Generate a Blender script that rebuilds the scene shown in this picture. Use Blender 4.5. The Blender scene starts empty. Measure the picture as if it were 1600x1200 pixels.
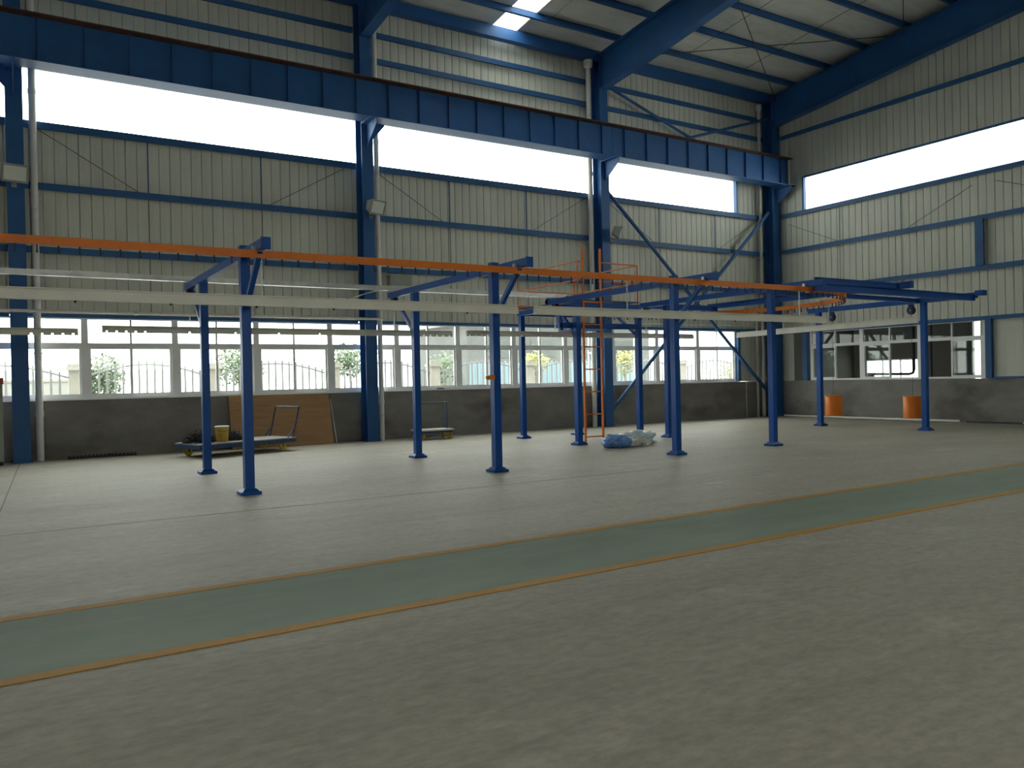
import bpy, bmesh, math, random
from mathutils import Vector, Matrix, noise
random.seed(7)
scene = bpy.context.scene
COL = scene.collection

# ------------------------------------------------------------------ camera
cam_d = bpy.data.cameras.new('camera')
cam = bpy.data.objects.new('camera', cam_d)
COL.objects.link(cam)
cam_d.sensor_width = 36.0
cam_d.lens = 36.0 * 1257.0 / 1600.0
cam_d.clip_end = 400
cam.matrix_world = Matrix(((0.84826692, 0.02062783, -0.52916701, 0.0),
                           (-0.52916353, -0.00607411, -0.84849812, 0.0),
                           (-0.02071689, 0.99976877, 0.00576303, 1.6),
                           (0, 0, 0, 1)))
scene.camera = cam

# ------------------------------------------------------------------ world: flat white overcast sky
world = bpy.data.worlds.new('overcast_sky')
scene.world = world
world.use_nodes = True
bg = world.node_tree.nodes['Background']
bg.inputs[0].default_value = (1.0, 0.995, 0.93, 1)
bg.inputs[1].default_value = 7.5

vs = scene.view_settings
vs.view_transform = 'Standard'
vs.look = 'None'
vs.gamma = 1
vs.use_curve_mapping = False
vs.exposure = 0.0

# ------------------------------------------------------------------ helpers
class MB:
    def __init__(s):
        s.v = []; s.f = []
    def quadbox(s, c):
        b = len(s.v); s.v += [tuple(p) for p in c]
        for q in ((0,3,2,1),(4,5,6,7),(0,1,5,4),(1,2,6,5),(2,3,7,6),(3,0,4,7)):
            s.f.append(tuple(b+i for i in q))
        return s
    def box(s, x0, x1, y0, y1, z0, z1):
        if x0 > x1: x0, x1 = x1, x0
        if y0 > y1: y0, y1 = y1, y0
        if z0 > z1: z0, z1 = z1, z0
        return s.quadbox([(x0,y0,z0),(x1,y0,z0),(x1,y1,z0),(x0,y1,z0),(x0,y0,z1),(x1,y0,z1),(x1,y1,z1),(x0,y1,z1)])
    def bar(s, p, q, w, h, up=(0,0,1)):
        p = Vector(p); q = Vector(q); d = (q-p).normalized(); up = Vector(up)
        if abs(d.dot(up)) > 0.99: up = Vector((0,1,0))
        a = d.cross(up).normalized(); b = a.cross(d).normalized()
        c = []
        for o in (p, q):
            for sa, sb in ((-1,-1),(1,-1),(1,1),(-1,1)):
                c.append(o + a*(sa*w/2) + b*(sb*h/2))
        return s.quadbox(c)
    def tube(s, pts, r, n=10, caps=True):
        pts = [Vector(p) for p in pts]; b0 = len(s.v); m = len(pts)
        prev = None
        for i, p in enumerate(pts):
            d = (pts[min(i+1,m-1)] - pts[max(i-1,0)]).normalized()
            if prev is None:
                a = d.orthogonal().normalized()
            else:
                a = (prev - d*prev.dot(d))
                a = a.normalized() if a.length > 1e-6 else d.orthogonal().normalized()
            prev = a; bb = d.cross(a)
            rr = r[i] if isinstance(r, (list, tuple)) else r
            for k in range(n):
                t = 2*math.pi*k/n
                s.v.append(tuple(p + a*(math.cos(t)*rr) + bb*(math.sin(t)*rr)))
        for i in range(m-1):
            for k in range(n):
                s.f.append((b0+i*n+k, b0+i*n+(k+1)%n, b0+(i+1)*n+(k+1)%n, b0+(i+1)*n+k))
        if caps:
            s.f.append(tuple(b0+k for k in range(n))[::-1])
            s.f.append(tuple(b0+(m-1)*n+k for k in range(n)))
        return s
    def lathe(s, prof, c=(0,0,0), n=24, axis='z'):
        b0 = len(s.v); m = len(prof)
        for r, h in prof:
            for k in range(n):
                t = 2*math.pi*k/n
                p = (r*math.cos(t), r*math.sin(t), h)
                if axis == 'y': p = (p[0], p[2], p[1])
                if axis == 'x': p = (p[2], p[0], p[1])
                s.v.append((p[0]+c[0], p[1]+c[1], p[2]+c[2]))
        for i in range(m-1):
            for k in range(n):
                s.f.append((b0+i*n+k, b0+i*n+(k+1)%n, b0+(i+1)*n+(k+1)%n, b0+(i+1)*n+k))
        s.f.append(tuple(b0+k for k in range(n))[::-1])
        s.f.append(tuple(b0+(m-1)*n+k for k in range(n)))
        return s
    def extrude(s, prof, fn, a, b):
        """closed 2d profile, fn(u, v, t) -> point, extruded from t=a to t=b"""
        b0 = len(s.v); n = len(prof)
        for t in (a, b):
            for u, v in prof: s.v.append(tuple(fn(u, v, t)))
        for k in range(n):
            s.f.append((b0+k, b0+(k+1)%n, b0+n+(k+1)%n, b0+n+k))
        s.f.append(tuple(b0+k for k in range(n))[::-1])
        s.f.append(tuple(b0+n+k for k in range(n)))
        return s
    def mesh(s, name, mat, smooth=False, org=(0,0,0)):
        me = bpy.data.meshes.new(name)
        ox, oy, oz = org
        me.from_pydata([(x-ox, y-oy, z-oz) for x, y, z in s.v], [], s.f)
        bm = bmesh.new(); bm.from_mesh(me)
        bmesh.ops.recalc_face_normals(bm, faces=bm.faces); bm.to_mesh(me); bm.free()
        if smooth:
            me.shade_smooth(); me.set_sharp_from_angle(angle=math.radians(40))
        me.materials.append(mat)
        return me

def root(name, loc=(0,0,0), label=None, cat=None, group=None, kind=None):
    o = bpy.data.objects.new(name, None)
    o.empty_display_size = 0.1
    COL.objects.link(o); o.location = loc
    return tag(o, label, cat, group, kind)
def tag(o, label=None, cat=None, group=None, kind=None):
    if label: o['label'] = label
    if cat: o['category'] = cat
    if group: o['group'] = group
    if kind: o['kind'] = kind
    return o
def world_loc(o):
    v = Vector(o.location)
    if o.parent: v = v + world_loc(o.parent)
    return v
def part(parent, name, mb, mat, smooth=False, label=None, kind=None):
    """mesh built in world coordinates, hung under parent (parents are never rotated)"""
    o = bpy.data.objects.new(name, mb.mesh(name, mat, smooth, tuple(world_loc(parent))))
    COL.objects.link(o); o.parent = parent
    if label: o['label'] = label
    if kind: o['kind'] = kind
    return o
def inst(parent, name, me, loc, rotz=0.0):
    """shared mesh data placed at a world location under parent"""
    o = bpy.data.objects.new(name, me)
    COL.objects.link(o); o.parent = parent
    o.location = Vector(loc) - world_loc(parent); o.rotation_euler = (0, 0, rotz)
    return o
def single(name, mb, mat, label, cat, loc, group=None, smooth=False):
    o = bpy.data.objects.new(name, mb.mesh(name, mat, smooth, loc))
    COL.objects.link(o); o.location = loc
    return tag(o, label, cat, group)
def struct(name, mb, mat, loc=(0,0,0), label=None):
    o = bpy.data.objects.new(name, mb.mesh(name, mat, False, loc))
    COL.objects.link(o); o.location = loc; o['kind'] = 'structure'
    if label: o['label'] = label
    return o

# ------------------------------------------------------------------ materials
def new_mat(name):
    m = bpy.data.materials.new(name); m.use_nodes = True
    return m, m.node_tree.nodes, m.node_tree.links, m.node_tree.nodes['Principled BSDF']
def coords(N, L, scale=(1,1,1)):
    tc = N.new('ShaderNodeNewGeometry'); mp = N.new('ShaderNodeMapping')
    mp.inputs['Scale'].default_value = scale
    L.new(tc.outputs['Position'], mp.inputs['Vector'])
    return mp.outputs['Vector']
def noise_tex(N, L, vec, scale, detail=5, rough=0.6):
    n = N.new('ShaderNodeTexNoise'); n.inputs['Scale'].default_value = scale
    n.inputs['Detail'].default_value = detail; n.inputs['Roughness'].default_value = rough
    L.new(vec, n.inputs['Vector']); return n.outputs['Fac']
def ramp(N, L, fac, stops):
    r = N.new('ShaderNodeValToRGB'); e = r.color_ramp.elements
    e[0].position, e[0].color = stops[0][0], (*stops[0][1], 1)
    e[1].position, e[1].color = stops[1][0], (*stops[1][1], 1)
    for p, c in stops[2:]:
        x = e.new(p); x.color = (*c, 1)
    L.new(fac, r.inputs['Fac']); return r.outputs['Color']
def mixc(N, L, fac, a, b, mode='MIX'):
    m = N.new('ShaderNodeMix'); m.data_type = 'RGBA'; m.blend_type = mode
    if isinstance(fac, (int, float)): m.inputs['Factor'].default_value = fac
    else: L.new(fac, m.inputs['Factor'])
    for s, x in ((6, a), (7, b)):
        if isinstance(x, tuple): m.inputs[s].default_value = (*x, 1)
        else: L.new(x, m.inputs[s])
    return m.outputs[2]
def bump(N, L, P, h, strength=0.3, dist=0.01):
    b = N.new('ShaderNodeBump'); b.inputs['Strength'].default_value = strength
    b.inputs['Distance'].default_value = dist
    L.new(h, b.inputs['Height']); L.new(b.outputs['Normal'], P.inputs['Normal'])
def paint(name, col, rough=0.45, var=0.12, scale=3.0, metal=0.0, spec=0.4, dirt=None):
    m, N, L, P = new_mat(name)
    v = coords(N, L); f = noise_tex(N, L, v, scale)
    a = tuple(c*(1-var) for c in col); b = tuple(min(1, c*(1+var)) for c in col)
    c = ramp(N, L, f, [(0.3, a), (0.7, b)])
    if dirt:
        f2 = noise_tex(N, L, v, scale*2.7, 8, 0.7)
        k = ramp(N, L, f2, [(0.55, (0,0,0)), (0.75, (1,1,1))])
        c = mixc(N, L, k, c, dirt)
    L.new(c, P.inputs['Base Color'])
    P.inputs['Roughness'].default_value = rough; P.inputs['Metallic'].default_value = metal
    P.inputs['Specular IOR Level'].default_value = spec
    return m

M = {}
M['blue_post'] = paint('blue_gloss_paint', (0.002, 0.072, 0.33), 0.4, 0.08, 2.0, spec=0.3)
M['blue_steel'] = paint('blue_steel_paint', (0.022, 0.098, 0.275), 0.5, 0.15, 1.2, spec=0.35)
M['blue_girt'] = paint('blue_girt_paint', (0.028, 0.105, 0.26), 0.5, 0.12, 2.0, spec=0.35)
M['orange'] = paint('orange_paint', (0.76, 0.19, 0.012), 0.42, 0.1, 2.5)
M['orange_rail'] = paint('orange_red_paint', (0.80, 0.20, 0.03), 0.45, 0.1, 4)
M['cream'] = paint('cream_enamel', (0.80, 0.79, 0.70), 0.4, 0.06, 3.0)
M['galv'] = paint('galvanised_steel', (0.62, 0.64, 0.64), 0.28, 0.15, 6.0, metal=0.85)
M['pvc'] = paint('white_pvc', (0.70, 0.69, 0.64), 0.4, 0.08, 1.5, dirt=(0.5, 0.46, 0.38))
M['alu'] = paint('white_aluminium', (0.84, 0.85, 0.86), 0.4, 0.05, 2.0)
M['black'] = paint('black_iron', (0.012, 0.012, 0.014), 0.5, 0.2, 8)
M['rust'] = paint('rusty_rail', (0.10, 0.045, 0.03), 0.8, 0.3, 6)
M['rod'] = paint('dark_rod', (0.06, 0.07, 0.08), 0.6, 0.2, 6)
M['grey_box'] = paint('grey_green_enamel', (0.30, 0.33, 0.28), 0.45, 0.06, 3)
M['lampglass'] = paint('frosted_lamp_glass', (0.62, 0.64, 0.58), 0.3, 0.05, 3)
M['lampbody'] = paint('grey_lamp_housing', (0.24, 0.26, 0.24), 0.5, 0.1, 5)
M['yellow'] = paint('yellow_wheel', (0.55, 0.40, 0.04), 0.5, 0.2, 6, dirt=(0.15, 0.12, 0.06))
M['bucket'] = paint('yellow_red_bucket', (0.55, 0.36, 0.06), 0.5, 0.1, 2, dirt=(0.40, 0.09, 0.03))
M['whiterim'] = paint('white_rim', (0.7, 0.69, 0.62), 0.5, 0.05, 4)
M['greydeck'] = paint('worn_grey_deck', (0.34, 0.33, 0.31), 0.6, 0.2, 5, dirt=(0.16, 0.15, 0.14))
M['trolley_blue'] = paint('faded_blue_steel', (0.024, 0.06, 0.15), 0.5, 0.2, 5)
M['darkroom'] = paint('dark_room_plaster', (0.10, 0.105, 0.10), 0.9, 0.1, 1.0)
M['outground'] = paint('pale_yard_concrete', (0.40, 0.39, 0.36), 0.9, 0.1, 0.4)
M['fencebar'] = paint('haze_paled_grey_fence', (0.17, 0.18, 0.19), 0.6, 0.05, 3)  # bar grey lightened to stand in for yard haze
M['pillar'] = paint('pale_render_pillar', (0.26, 0.25, 0.23), 0.85, 0.1, 2)
M['farwall'] = paint('pale_far_wall', (0.26, 0.26, 0.25), 0.9, 0.12, 0.5)
M['farsheet'] = paint('pale_blue_sheet', (0.17, 0.25, 0.30), 0.7, 0.06, 0.8)
M['fargrey'] = paint('grey_far_building', (0.10, 0.107, 0.105), 0.9, 0.2, 0.4)
M['dirt'] = paint('dirt_filled_joint', (0.235, 0.22, 0.185), 0.8, 0.2, 5)
M['bark'] = paint('bark', (0.22, 0.18, 0.14), 0.9, 0.2, 6)
M['leafA'] = paint('haze_paled_green_leaf', (0.15, 0.20, 0.13), 0.7, 0.3, 3)  # outdoor haze is put into this colour: paled, less saturated green
M['leafB'] = paint('haze_paled_yellow_green_leaf', (0.34, 0.34, 0.13), 0.7, 0.3, 3)  # yellow-green leaf, also lightened in place of haze
M['card'] = paint('orange_brown_card', (0.50, 0.27, 0.08), 0.8, 0.15, 6)
M['redtop'] = paint('red_enamel', (0.42, 0.05, 0.03), 0.45, 0.1, 4)

def mat_glass():
    m, N, L, P = new_mat('window_glass'); N.remove(P)
    out = N['Material Output']
    t = N.new('ShaderNodeBsdfTransparent'); t.inputs[0].default_value = (0.94, 0.97, 0.96, 1)
    g = N.new('ShaderNodeBsdfGlossy'); g.inputs['Roughness'].default_value = 0.02
    fr = N.new('ShaderNodeFresnel'); fr.inputs['IOR'].default_value = 1.45
    mx = N.new('ShaderNodeMixShader')
    ge = N.new('ShaderNodeNewGeometry'); iv = N.new('ShaderNodeMath'); iv.operation = 'SUBTRACT'; iv.inputs[0].default_value = 1.0
    mu = N.new('ShaderNodeMath'); mu.operation = 'MULTIPLY'
    L.new(ge.outputs['Backfacing'], iv.inputs[1]); L.new(fr.outputs[0], mu.inputs[0]); L.new(iv.outputs[0], mu.inputs[1])
    L.new(mu.outputs[0], mx.inputs[0]); L.new(t.outputs[0], mx.inputs[1]); L.new(g.outputs[0], mx.inputs[2])
    L.new(mx.outputs[0], out.inputs['Surface']); return m
M['glass'] = mat_glass()
def mat_plastic():
    m, N, L, P = new_mat('clear_plastic_film'); N.remove(P)
    out = N['Material Output']
    t = N.new('ShaderNodeBsdfTransparent'); t.inputs[0].default_value = (0.85, 0.93, 0.95, 1)
    d = N.new('ShaderNodeBsdfPrincipled'); d.inputs['Base Color'].default_value = (0.75, 0.86, 0.88, 1)
    d.inputs['Roughness'].default_value = 0.2
    mx = N.new('ShaderNodeMixShader'); mx.inputs[0].default_value = 0.7
    L.new(t.outputs[0], mx.inputs[1]); L.new(d.outputs[0], mx.inputs[2])
    L.new(mx.outputs[0], out.inputs['Surface']); return m
M['film'] = mat_plastic()
def mat_bluebag():
    m, N, L, P = new_mat('blue_plastic_bag')
    v = coords(N, L); f = noise_tex(N, L, v, 9, 6)
    L.new(ramp(N, L, f, [(0.35, (0.08, 0.20, 0.55)), (0.7, (0.25, 0.45, 0.82))]), P.inputs['Base Color'])
    P.inputs['Roughness'].default_value = 0.25
    bump(N, L, P, f, 0.6, 0.03); return m
M['bluebag'] = mat_bluebag()
def mat_sheet(name, col):
    m, N, L, P = new_mat(name)
    v = coords(N, L, (1, 1, 0.25)); f = noise_tex(N, L, v, 0.9, 6)
    c = ramp(N, L, f, [(0.3, tuple(x*0.9 for x in col)), (0.7, tuple(x*1.06 for x in col))])
    L.new(c, P.inputs['Base Color']); P.inputs['Roughness'].default_value = 0.5
    P.inputs['Specular IOR Level'].default_value = 0.3
    return m
M['sheet'] = mat_sheet('cream_grey_cladding', (0.60, 0.61, 0.535))
def mat_roof():
    m, N, L, P = new_mat('white_roof_foil')
    v = coords(N, L, (0.6, 1.6, 1)); f = noise_tex(N, L, v, 2.0, 7)
    c = ramp(N, L, f, [(0.3, (0.52, 0.53, 0.48)), (0.7, (0.66, 0.67, 0.62))])
    L.new(c, P.inputs['Base Color']); P.inputs['Roughness'].default_value = 0.55
    bump(N, L, P, f, 0.5, 0.06); return m
M['roof'] = mat_roof()
def mat_plinth():
    m, N, L, P = new_mat('grey_cement_render')
    v = coords(N, L, (0.7, 0.7, 1.3)); f = noise_tex(N, L, v, 1.3, 8, 0.62)
    f2 = noise_tex(N, L, v, 0.55, 5, 0.5)
    c = ramp(N, L, f, [(0.3, (0.18, 0.173, 0.16)), (0.7, (0.265, 0.255, 0.235))])
    k = ramp(N, L, f2, [(0.56, (0, 0, 0)), (0.66, (1, 1, 1))])
    c = mixc(N, L, k, c, (0.125, 0.115, 0.10))
    L.new(c, P.inputs['Base Color']); P.inputs['Roughness'].default_value = 0.9
    f3 = noise_tex(N, L, coords(N, L), 30, 4); bump(N, L, P, f3, 0.3, 0.01); return m
M['plinth'] = mat_plinth()
def mat_floor():
    m, N, L, P = new_mat('power_floated_concrete')
    v = coords(N, L, (0.35, 1.0, 1)); f = noise_tex(N, L, v, 0.55, 8, 0.6)
    v2 = coords(N, L, (0.8, 2.6, 1)); g = noise_tex(N, L, v2, 1.7, 8, 0.65)
    c = ramp(N, L, f, [(0.3, (0.30, 0.275, 0.225)), (0.7, (0.385, 0.355, 0.295))])
    d = ramp(N, L, g, [(0.25, (0.78, 0.78, 0.76)), (0.5, (1, 1, 1)), (0.78, (1.10, 1.10, 1.08))])
    c = mixc(N, L, 1.0, c, d, 'MULTIPLY')
    v3 = coords(N, L, (1.2, 2.2, 1)); g3 = noise_tex(N, L, v3, 7.0, 6, 0.7)
    c = mixc(N, L, 1.0, c, ramp(N, L, g3, [(0.3, (0.80, 0.80, 0.79)), (0.72, (1.18, 1.18, 1.17))]), 'MULTIPLY')
    g4 = noise_tex(N, L, coords(N, L, (0.9, 1.4, 1)), 0.8, 9, 0.72)
    k4 = ramp(N, L, g4, [(0.57, (0, 0, 0)), (0.72, (0.7, 0.7, 0.7))])
    c = mixc(N, L, k4, c, (0.50, 0.475, 0.41))
    L.new(c, P.inputs['Base Color'])
    r = N.new('ShaderNodeMapRange'); r.inputs[3].default_value = 0.45; r.inputs[4].default_value = 0.7
    L.new(g, r.inputs[0]); L.new(r.outputs[0], P.inputs['Roughness'])
    P.inputs['Specular IOR Level'].default_value = 0.3
    bump(N, L, P, g, 0.08, 0.02); return m
M['floor'] = mat_floor()
def mat_walk(name, col, worn, lo, hi):
    m, N, L, P = new_mat(name)
    v = coords(N, L, (0.5, 1.6, 1)); f = noise_tex(N, L, v, 1.6, 8, 0.65)
    a = ramp(N, L, noise_tex(N, L, v, 0.7, 5), [(0.3, tuple(x*0.88 for x in col)), (0.7, tuple(x*1.08 for x in col))])
    k = ramp(N, L, f, [(lo, (0, 0, 0)), (hi, (1, 1, 1))])
    L.new(mixc(N, L, k, a, worn), P.inputs['Base Color'])
    P.inputs['Roughness'].default_value = 0.6; P.inputs['Specular IOR Level'].default_value = 0.2; return m
M['green'] = mat_walk('green_floor_paint', (0.20, 0.265, 0.20), (0.28, 0.30, 0.24), 0.45, 0.85)
M['lineyellow'] = mat_walk('yellow_line_paint', (0.46, 0.225, 0.014), (0.33, 0.27, 0.17), 0.56, 0.76)
def mat_ply():
    m, N, L, P = new_mat('plywood')
    v = coords(N, L, (0.5, 1, 5)); f = noise_tex(N, L, v, 3.0, 7, 0.6)
    L.new(ramp(N, L, f, [(0.3, (0.33, 0.185, 0.085)), (0.7, (0.44, 0.26, 0.125))]), P.inputs['Base Color'])
    P.inputs['Roughness'].default_value = 0.7; return m
M['ply'] = mat_ply()

# ------------------------------------------------------------------ key dimensions (metres, camera at 0,0,1.6)
YW, XR, XL, YF = 21.0, 24.95, -16.0, -4.0          # inner faces of the cladding
RIDGE = 8.5
def roof_z(y): return 12.22 + 0.1*(20.9 - y) if y >= RIDGE else 12.22 + 0.1*(20.9 - RIDGE) - 0.1*(RIDGE - y)
COLX = [-7.93, 0.19, 8.30, 16.45, 24.66]
CL0, CL1 = 7.6, 8.83                              # clerestory
W0, W1 = 1.36, 3.24                               # window band

# ------------------------------------------------------------------ floor
fl = struct('floor', MB().box(XL-0.3, 33, YF-0.3, YW+0.2, -0.2, 0.0), M['floor'], label='bare grey concrete factory floor')
def strip(y0a, y1a, y0b, y1b, xa, xb, t):
    return MB().quadbox([(xa,y0a,0.0),(xb,y0b,0.0),(xb,y1b,0.0),(xa,y1a,0.0),(xa,y0a,t),(xb,y0b,t),(xb,y1b,t),(xa,y1a,t)])
def yl(x, a, b): return a + (b-a)*(x+0.1)/14.6
xa, xb = -15.9, 24.7
part(fl, 'walkway_paint', strip(yl(xa,5.2,5.5), yl(xa,6.6,6.95), yl(xb,5.2,5.5), yl(xb,6.6,6.95), xa, xb, 0.003), M['green'], label='faded green painted walkway')
for a, b in ((5.2, 5.5), (6.62, 6.97)):
    part(fl, 'yellow_line', strip(yl(xa,a,b)-0.055, yl(xa,a,b)+0.055, yl(xb,a,b)-0.055, yl(xb,a,b)+0.055, xa, xb, 0.005), M['lineyellow'], label='worn yellow boundary line')
part(fl, 'expansion_joint', MB().bar((0.16, 20.9, 0.001), (-0.16, 12.2, 0.001), 0.014, 0.002), M['rod'])
part(fl, 'expansion_joint', MB().box(-6.0, 9.5, 10.45, 10.475, 0, 0.0015), M['dirt'])

# ------------------------------------------------------------------ corrugated sheets
def sheet_mesh(width, h, nrib=4):
    """local x along wall, y into the wall, z up; narrow grooves at even pitch"""
    p = width/nrib; prof = []
    for i in range(nrib):
        x = i*p
        dp = 0.022 if i % 4 else 0.034
        prof += [(x+0.000, 0.002), (x+0.006, dp), (x+0.016, dp), (x+0.026, 0.0), (x+p*0.55, -0.005), (x+p-0.001, 0.0)]
    mb = MB(); n = len(prof)
    for z in (0, h):
        for x, y in prof: mb.v.append((x, y, z))
    for z in (0, h):
        for x, y in prof: mb.v.append((x, y+0.05, z))
    for k in range(n-1):
        mb.f.append((k, k+1, n+k+1, n+k)); mb.f.append((2*n+k, 3*n+k, 3*n+k+1, 2*n+k+1))
        mb.f.append((k, 2*n+k, 2*n+k+1, k+1)); mb.f.append((n+k, n+k+1, 3*n+k+1, 3*n+k))
    mb.f.append((0, n, 3*n, 2*n)); mb.f.append((n-1, 3*n-1, 4*n-1, 2*n-1))
    return mb

# ---- back wall
wb = struct('wall_back', MB().box(XL, XR+0.25, YW-0.04, YW+0.2, 0, W0-0.03), M['plinth'], label='long wall of grey cement plinth and cream cladding')
part(wb, 'sill_ledge', MB().box(XL, 23.0, YW-0.09, YW+0.2, W0-0.03, W0), M['alu'])
SW = 0.98
lo_me = sheet_mesh(SW, CL0-W1-0.04).mesh('wall_sheet', M['sheet'])
hi_me = sheet_mesh(SW, 12.2-CL1).mesh('wall_sheet', M['sheet'])
x = XR - SW
i = 0
while x > XL - SW:
    inst(wb, 'wall_sheet', lo_me, (x, YW, W1+0.04)); inst(wb, 'wall_sheet', hi_me, (x, YW, CL1)); x -= SW; i += 1
end_me = sheet_mesh(SW, CL1-CL0).mesh('wall_sheet', M['sheet'])
for k in range(2): inst(wb, 'wall_sheet', end_me, (XR-SW*(k+1), YW, CL0))
endl_me = sheet_mesh(SW, W1-W0+0.04).mesh('wall_sheet', M['sheet'])
for k in range(2): inst(wb, 'wall_sheet', endl_me, (XR-SW*(k+1), YW, W0))
def girt(w, name, z0, z1, xa, xb, d=0.13):
    part(w, name, MB().box(xa, xb, YW-d, YW-0.004, z0, z1).box(xa, xb, YW-d, YW-d+0.012, z0-0.03, z0), M['blue_girt'])
bays = [(XL, COLX[0]-0.17)] + [(COLX[k]+0.17, COLX[k+1]-0.17) for k in range(4)]
for xa, xb in bays:
    for z0, z1 in ((4.68, 4.80), (6.10, 6.23), (7.46, 7.60), (10.46, 10.58), (11.18, 11.30)):
        girt(wb, 'girt', z0, z1, xa, xb)
    girt(wb, 'girt', W1+0.01, W1+0.06, xa, xb, 0.08)
part(wb, 'window_jamb', MB().box(22.93, 23.05, YW-0.13, YW-0.004, W0, W1), M['blue_girt'])
part(wb, 'clerestory_jamb', MB().box(22.99, 23.05, YW-0.13, YW-0.004, CL0, CL1), M['blue_girt'])
for k in range(4):                                  # vertical sag rods and their diagonals
    xa, xb = COLX[k], COLX[k+1]
    for fr in (0.335, 0.665):
        xx = xa + (xb-xa)*fr
        part(wb, 'sag_rod', MB().box(xx-0.014, xx+0.014, YW-0.07, YW-0.05, 6.23, 7.46), M['blue_girt'])
        part(wb, 'sag_rod', MB().box(xx-0.007, xx+0.007, YW-0.07, YW-0.056, 3.34, 6.10), M['rod'])
    part(wb, 'sag_rod', MB().tube([(xa+0.45, YW-0.06, 7.44), (xa+2.5, YW-0.06, 6.24)], 0.008, 6), M['rod'])
    part(wb, 'sag_rod', MB().tube([(xb-0.45, YW-0.06, 7.44), (xb-2.5, YW-0.06, 6.24)], 0.008, 6), M['rod'])

# ---- right wall
wr = struct('wall_right', MB().box(XR-0.04, XR+0.2, YF, YW, 0, W0-0.03), M['plinth'], label='end wall of stained cement plinth and cream cladding')
RW0, RW1 = 1.34, 3.12
Y_WIN0, Y_WIN1 = 12.99, 19.26
def rsheet(y, z0, z1, w=SW):
    me = sheet_mesh(w, z1-z0).mesh('wall_sheet', M['sheet'])
    inst(wr, 'wall_sheet', me, (XR, y, z0), -math.pi/2)
mid_me = sheet_mesh(SW, CL0-RW1-0.04).mesh('wall_sheet', M['sheet'])
low_me = sheet_mesh(SW, RW1-W0+0.07).mesh('wall_sheet', M['sheet'])
y = YW
while y > YF:
    inst(wr, 'wall_sheet', mid_me, (XR, y, RW1+0.04), -math.pi/2)
    y1 = y - SW
    rsheet(y, CL1-0.02, max(roof_z(y), roof_z(y1)) + 0.03)
    if y1 > Y_WIN1 - 0.2 or y < Y_WIN0 + 0.3:
        inst(wr, 'wall_sheet', low_me, (XR, y, W0-0.03), -math.pi/2)
    y = y1
inst(wr, 'wall_sheet', low_me, (XR, Y_WIN0-0.05, W0-0.03), -math.pi/2)
inst(wr, 'wall_sheet', sheet_mesh(1.6, CL1-CL0-0.02).mesh('wall_sheet', M['sheet']), (XR, YW, CL0), -math.pi/2)
def rgirt(z0, z1, ya, yb, d=0.12):
    part(wr, 'girt', MB().box(XR-d, XR-0.004, ya, yb, z0, z1).box(XR-d, XR-d+0.012, ya, yb, z0-0.03, z0), M['blue_girt'])
for z0, z1 in ((6.13, 6.25), (4.62, 4.74), (7.48, 7.6), (10.42, 10.54)):
    rgirt(z0, z1, YF, 20.35)
rgirt(RW1, RW1+0.09, YF, 20.35, 0.10)
part(wr, 'plinth_angle', MB().box(XR-0.10, XR-0.004, YF, Y_WIN0-0.1, W0-0.03, W0+0.03), M['blue_girt'])
part(wr, 'window_jamb', MB().box(XR-0.14, XR-0.004, Y_WIN0-0.22, Y_WIN0-0.04, RW0, RW1), M['blue_girt'])
part(wr, 'window_jamb', MB().box(XR-0.14, XR-0.004, Y_WIN1+0.05, Y_WIN1+0.25, RW0, RW1), M['blue_girt'])
part(wr, 'stub_post', MB().box(XR-0.2, XR-0.13, 12.92, 13.17, 4.74, 6.13).box(XR-0.13, XR-0.004, 13.02, 13.06, 4.74, 6.13), M['blue_girt'])
part(wr, 'clerestory_jamb', MB().box(XR-0.13, XR-0.004, 19.32, 19.40, CL0, CL1-0.02), M['blue_girt'])
part(wr, 'clerestory_head', MB().box(XR-0.06, XR-0.004, YF, 19.4, CL1-0.05, CL1+0.02), M['blue_girt'])
for yy in (17.9, 15.6, 9.9, 7.5):
    part(wr, 'sag_rod', MB().box(XR-0.07, XR-0.055, yy-0.01, yy+0.01, 6.25, 7.48), M['blue_girt'])
    part(wr, 'sag_rod', MB().box(XR-0.07, XR-0.06, yy-0.006, yy+0.006, 3.22, 6.1), M['rod'])
for ya, yb in ((20.1, 18.0), (13.3, 15.4), (12.6, 10.2)):
    part(wr, 'sag_rod', MB().tube([(XR-0.06, ya, 7.2), (XR-0.06, yb, 6.26)], 0.008, 6), M['rod'])

# ---- walls behind and left of the camera (never in frame, they close the hall)
wf = struct('wall_front', MB().box(XL, XR+0.2, YF-0.2, YF, 0, 2.5).box(XL, XR+0.2, YF-0.2, YF, 3.24, 12.1).box(XL, -6, YF-0.2, YF, 2.5, 3.24).box(10, XR+0.2, YF-0.2, YF, 2.5, 3.24), M['sheet'], label='cladding wall behind the camera')  # open strip in this wall is added to brighten the foreground floor
wl = struct('wall_left', MB().box(XL-0.2, XL, YF-0.2, YW+0.2, 0, 13.4), M['sheet'], label='cladding wall at the far left end of the hall')

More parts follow.
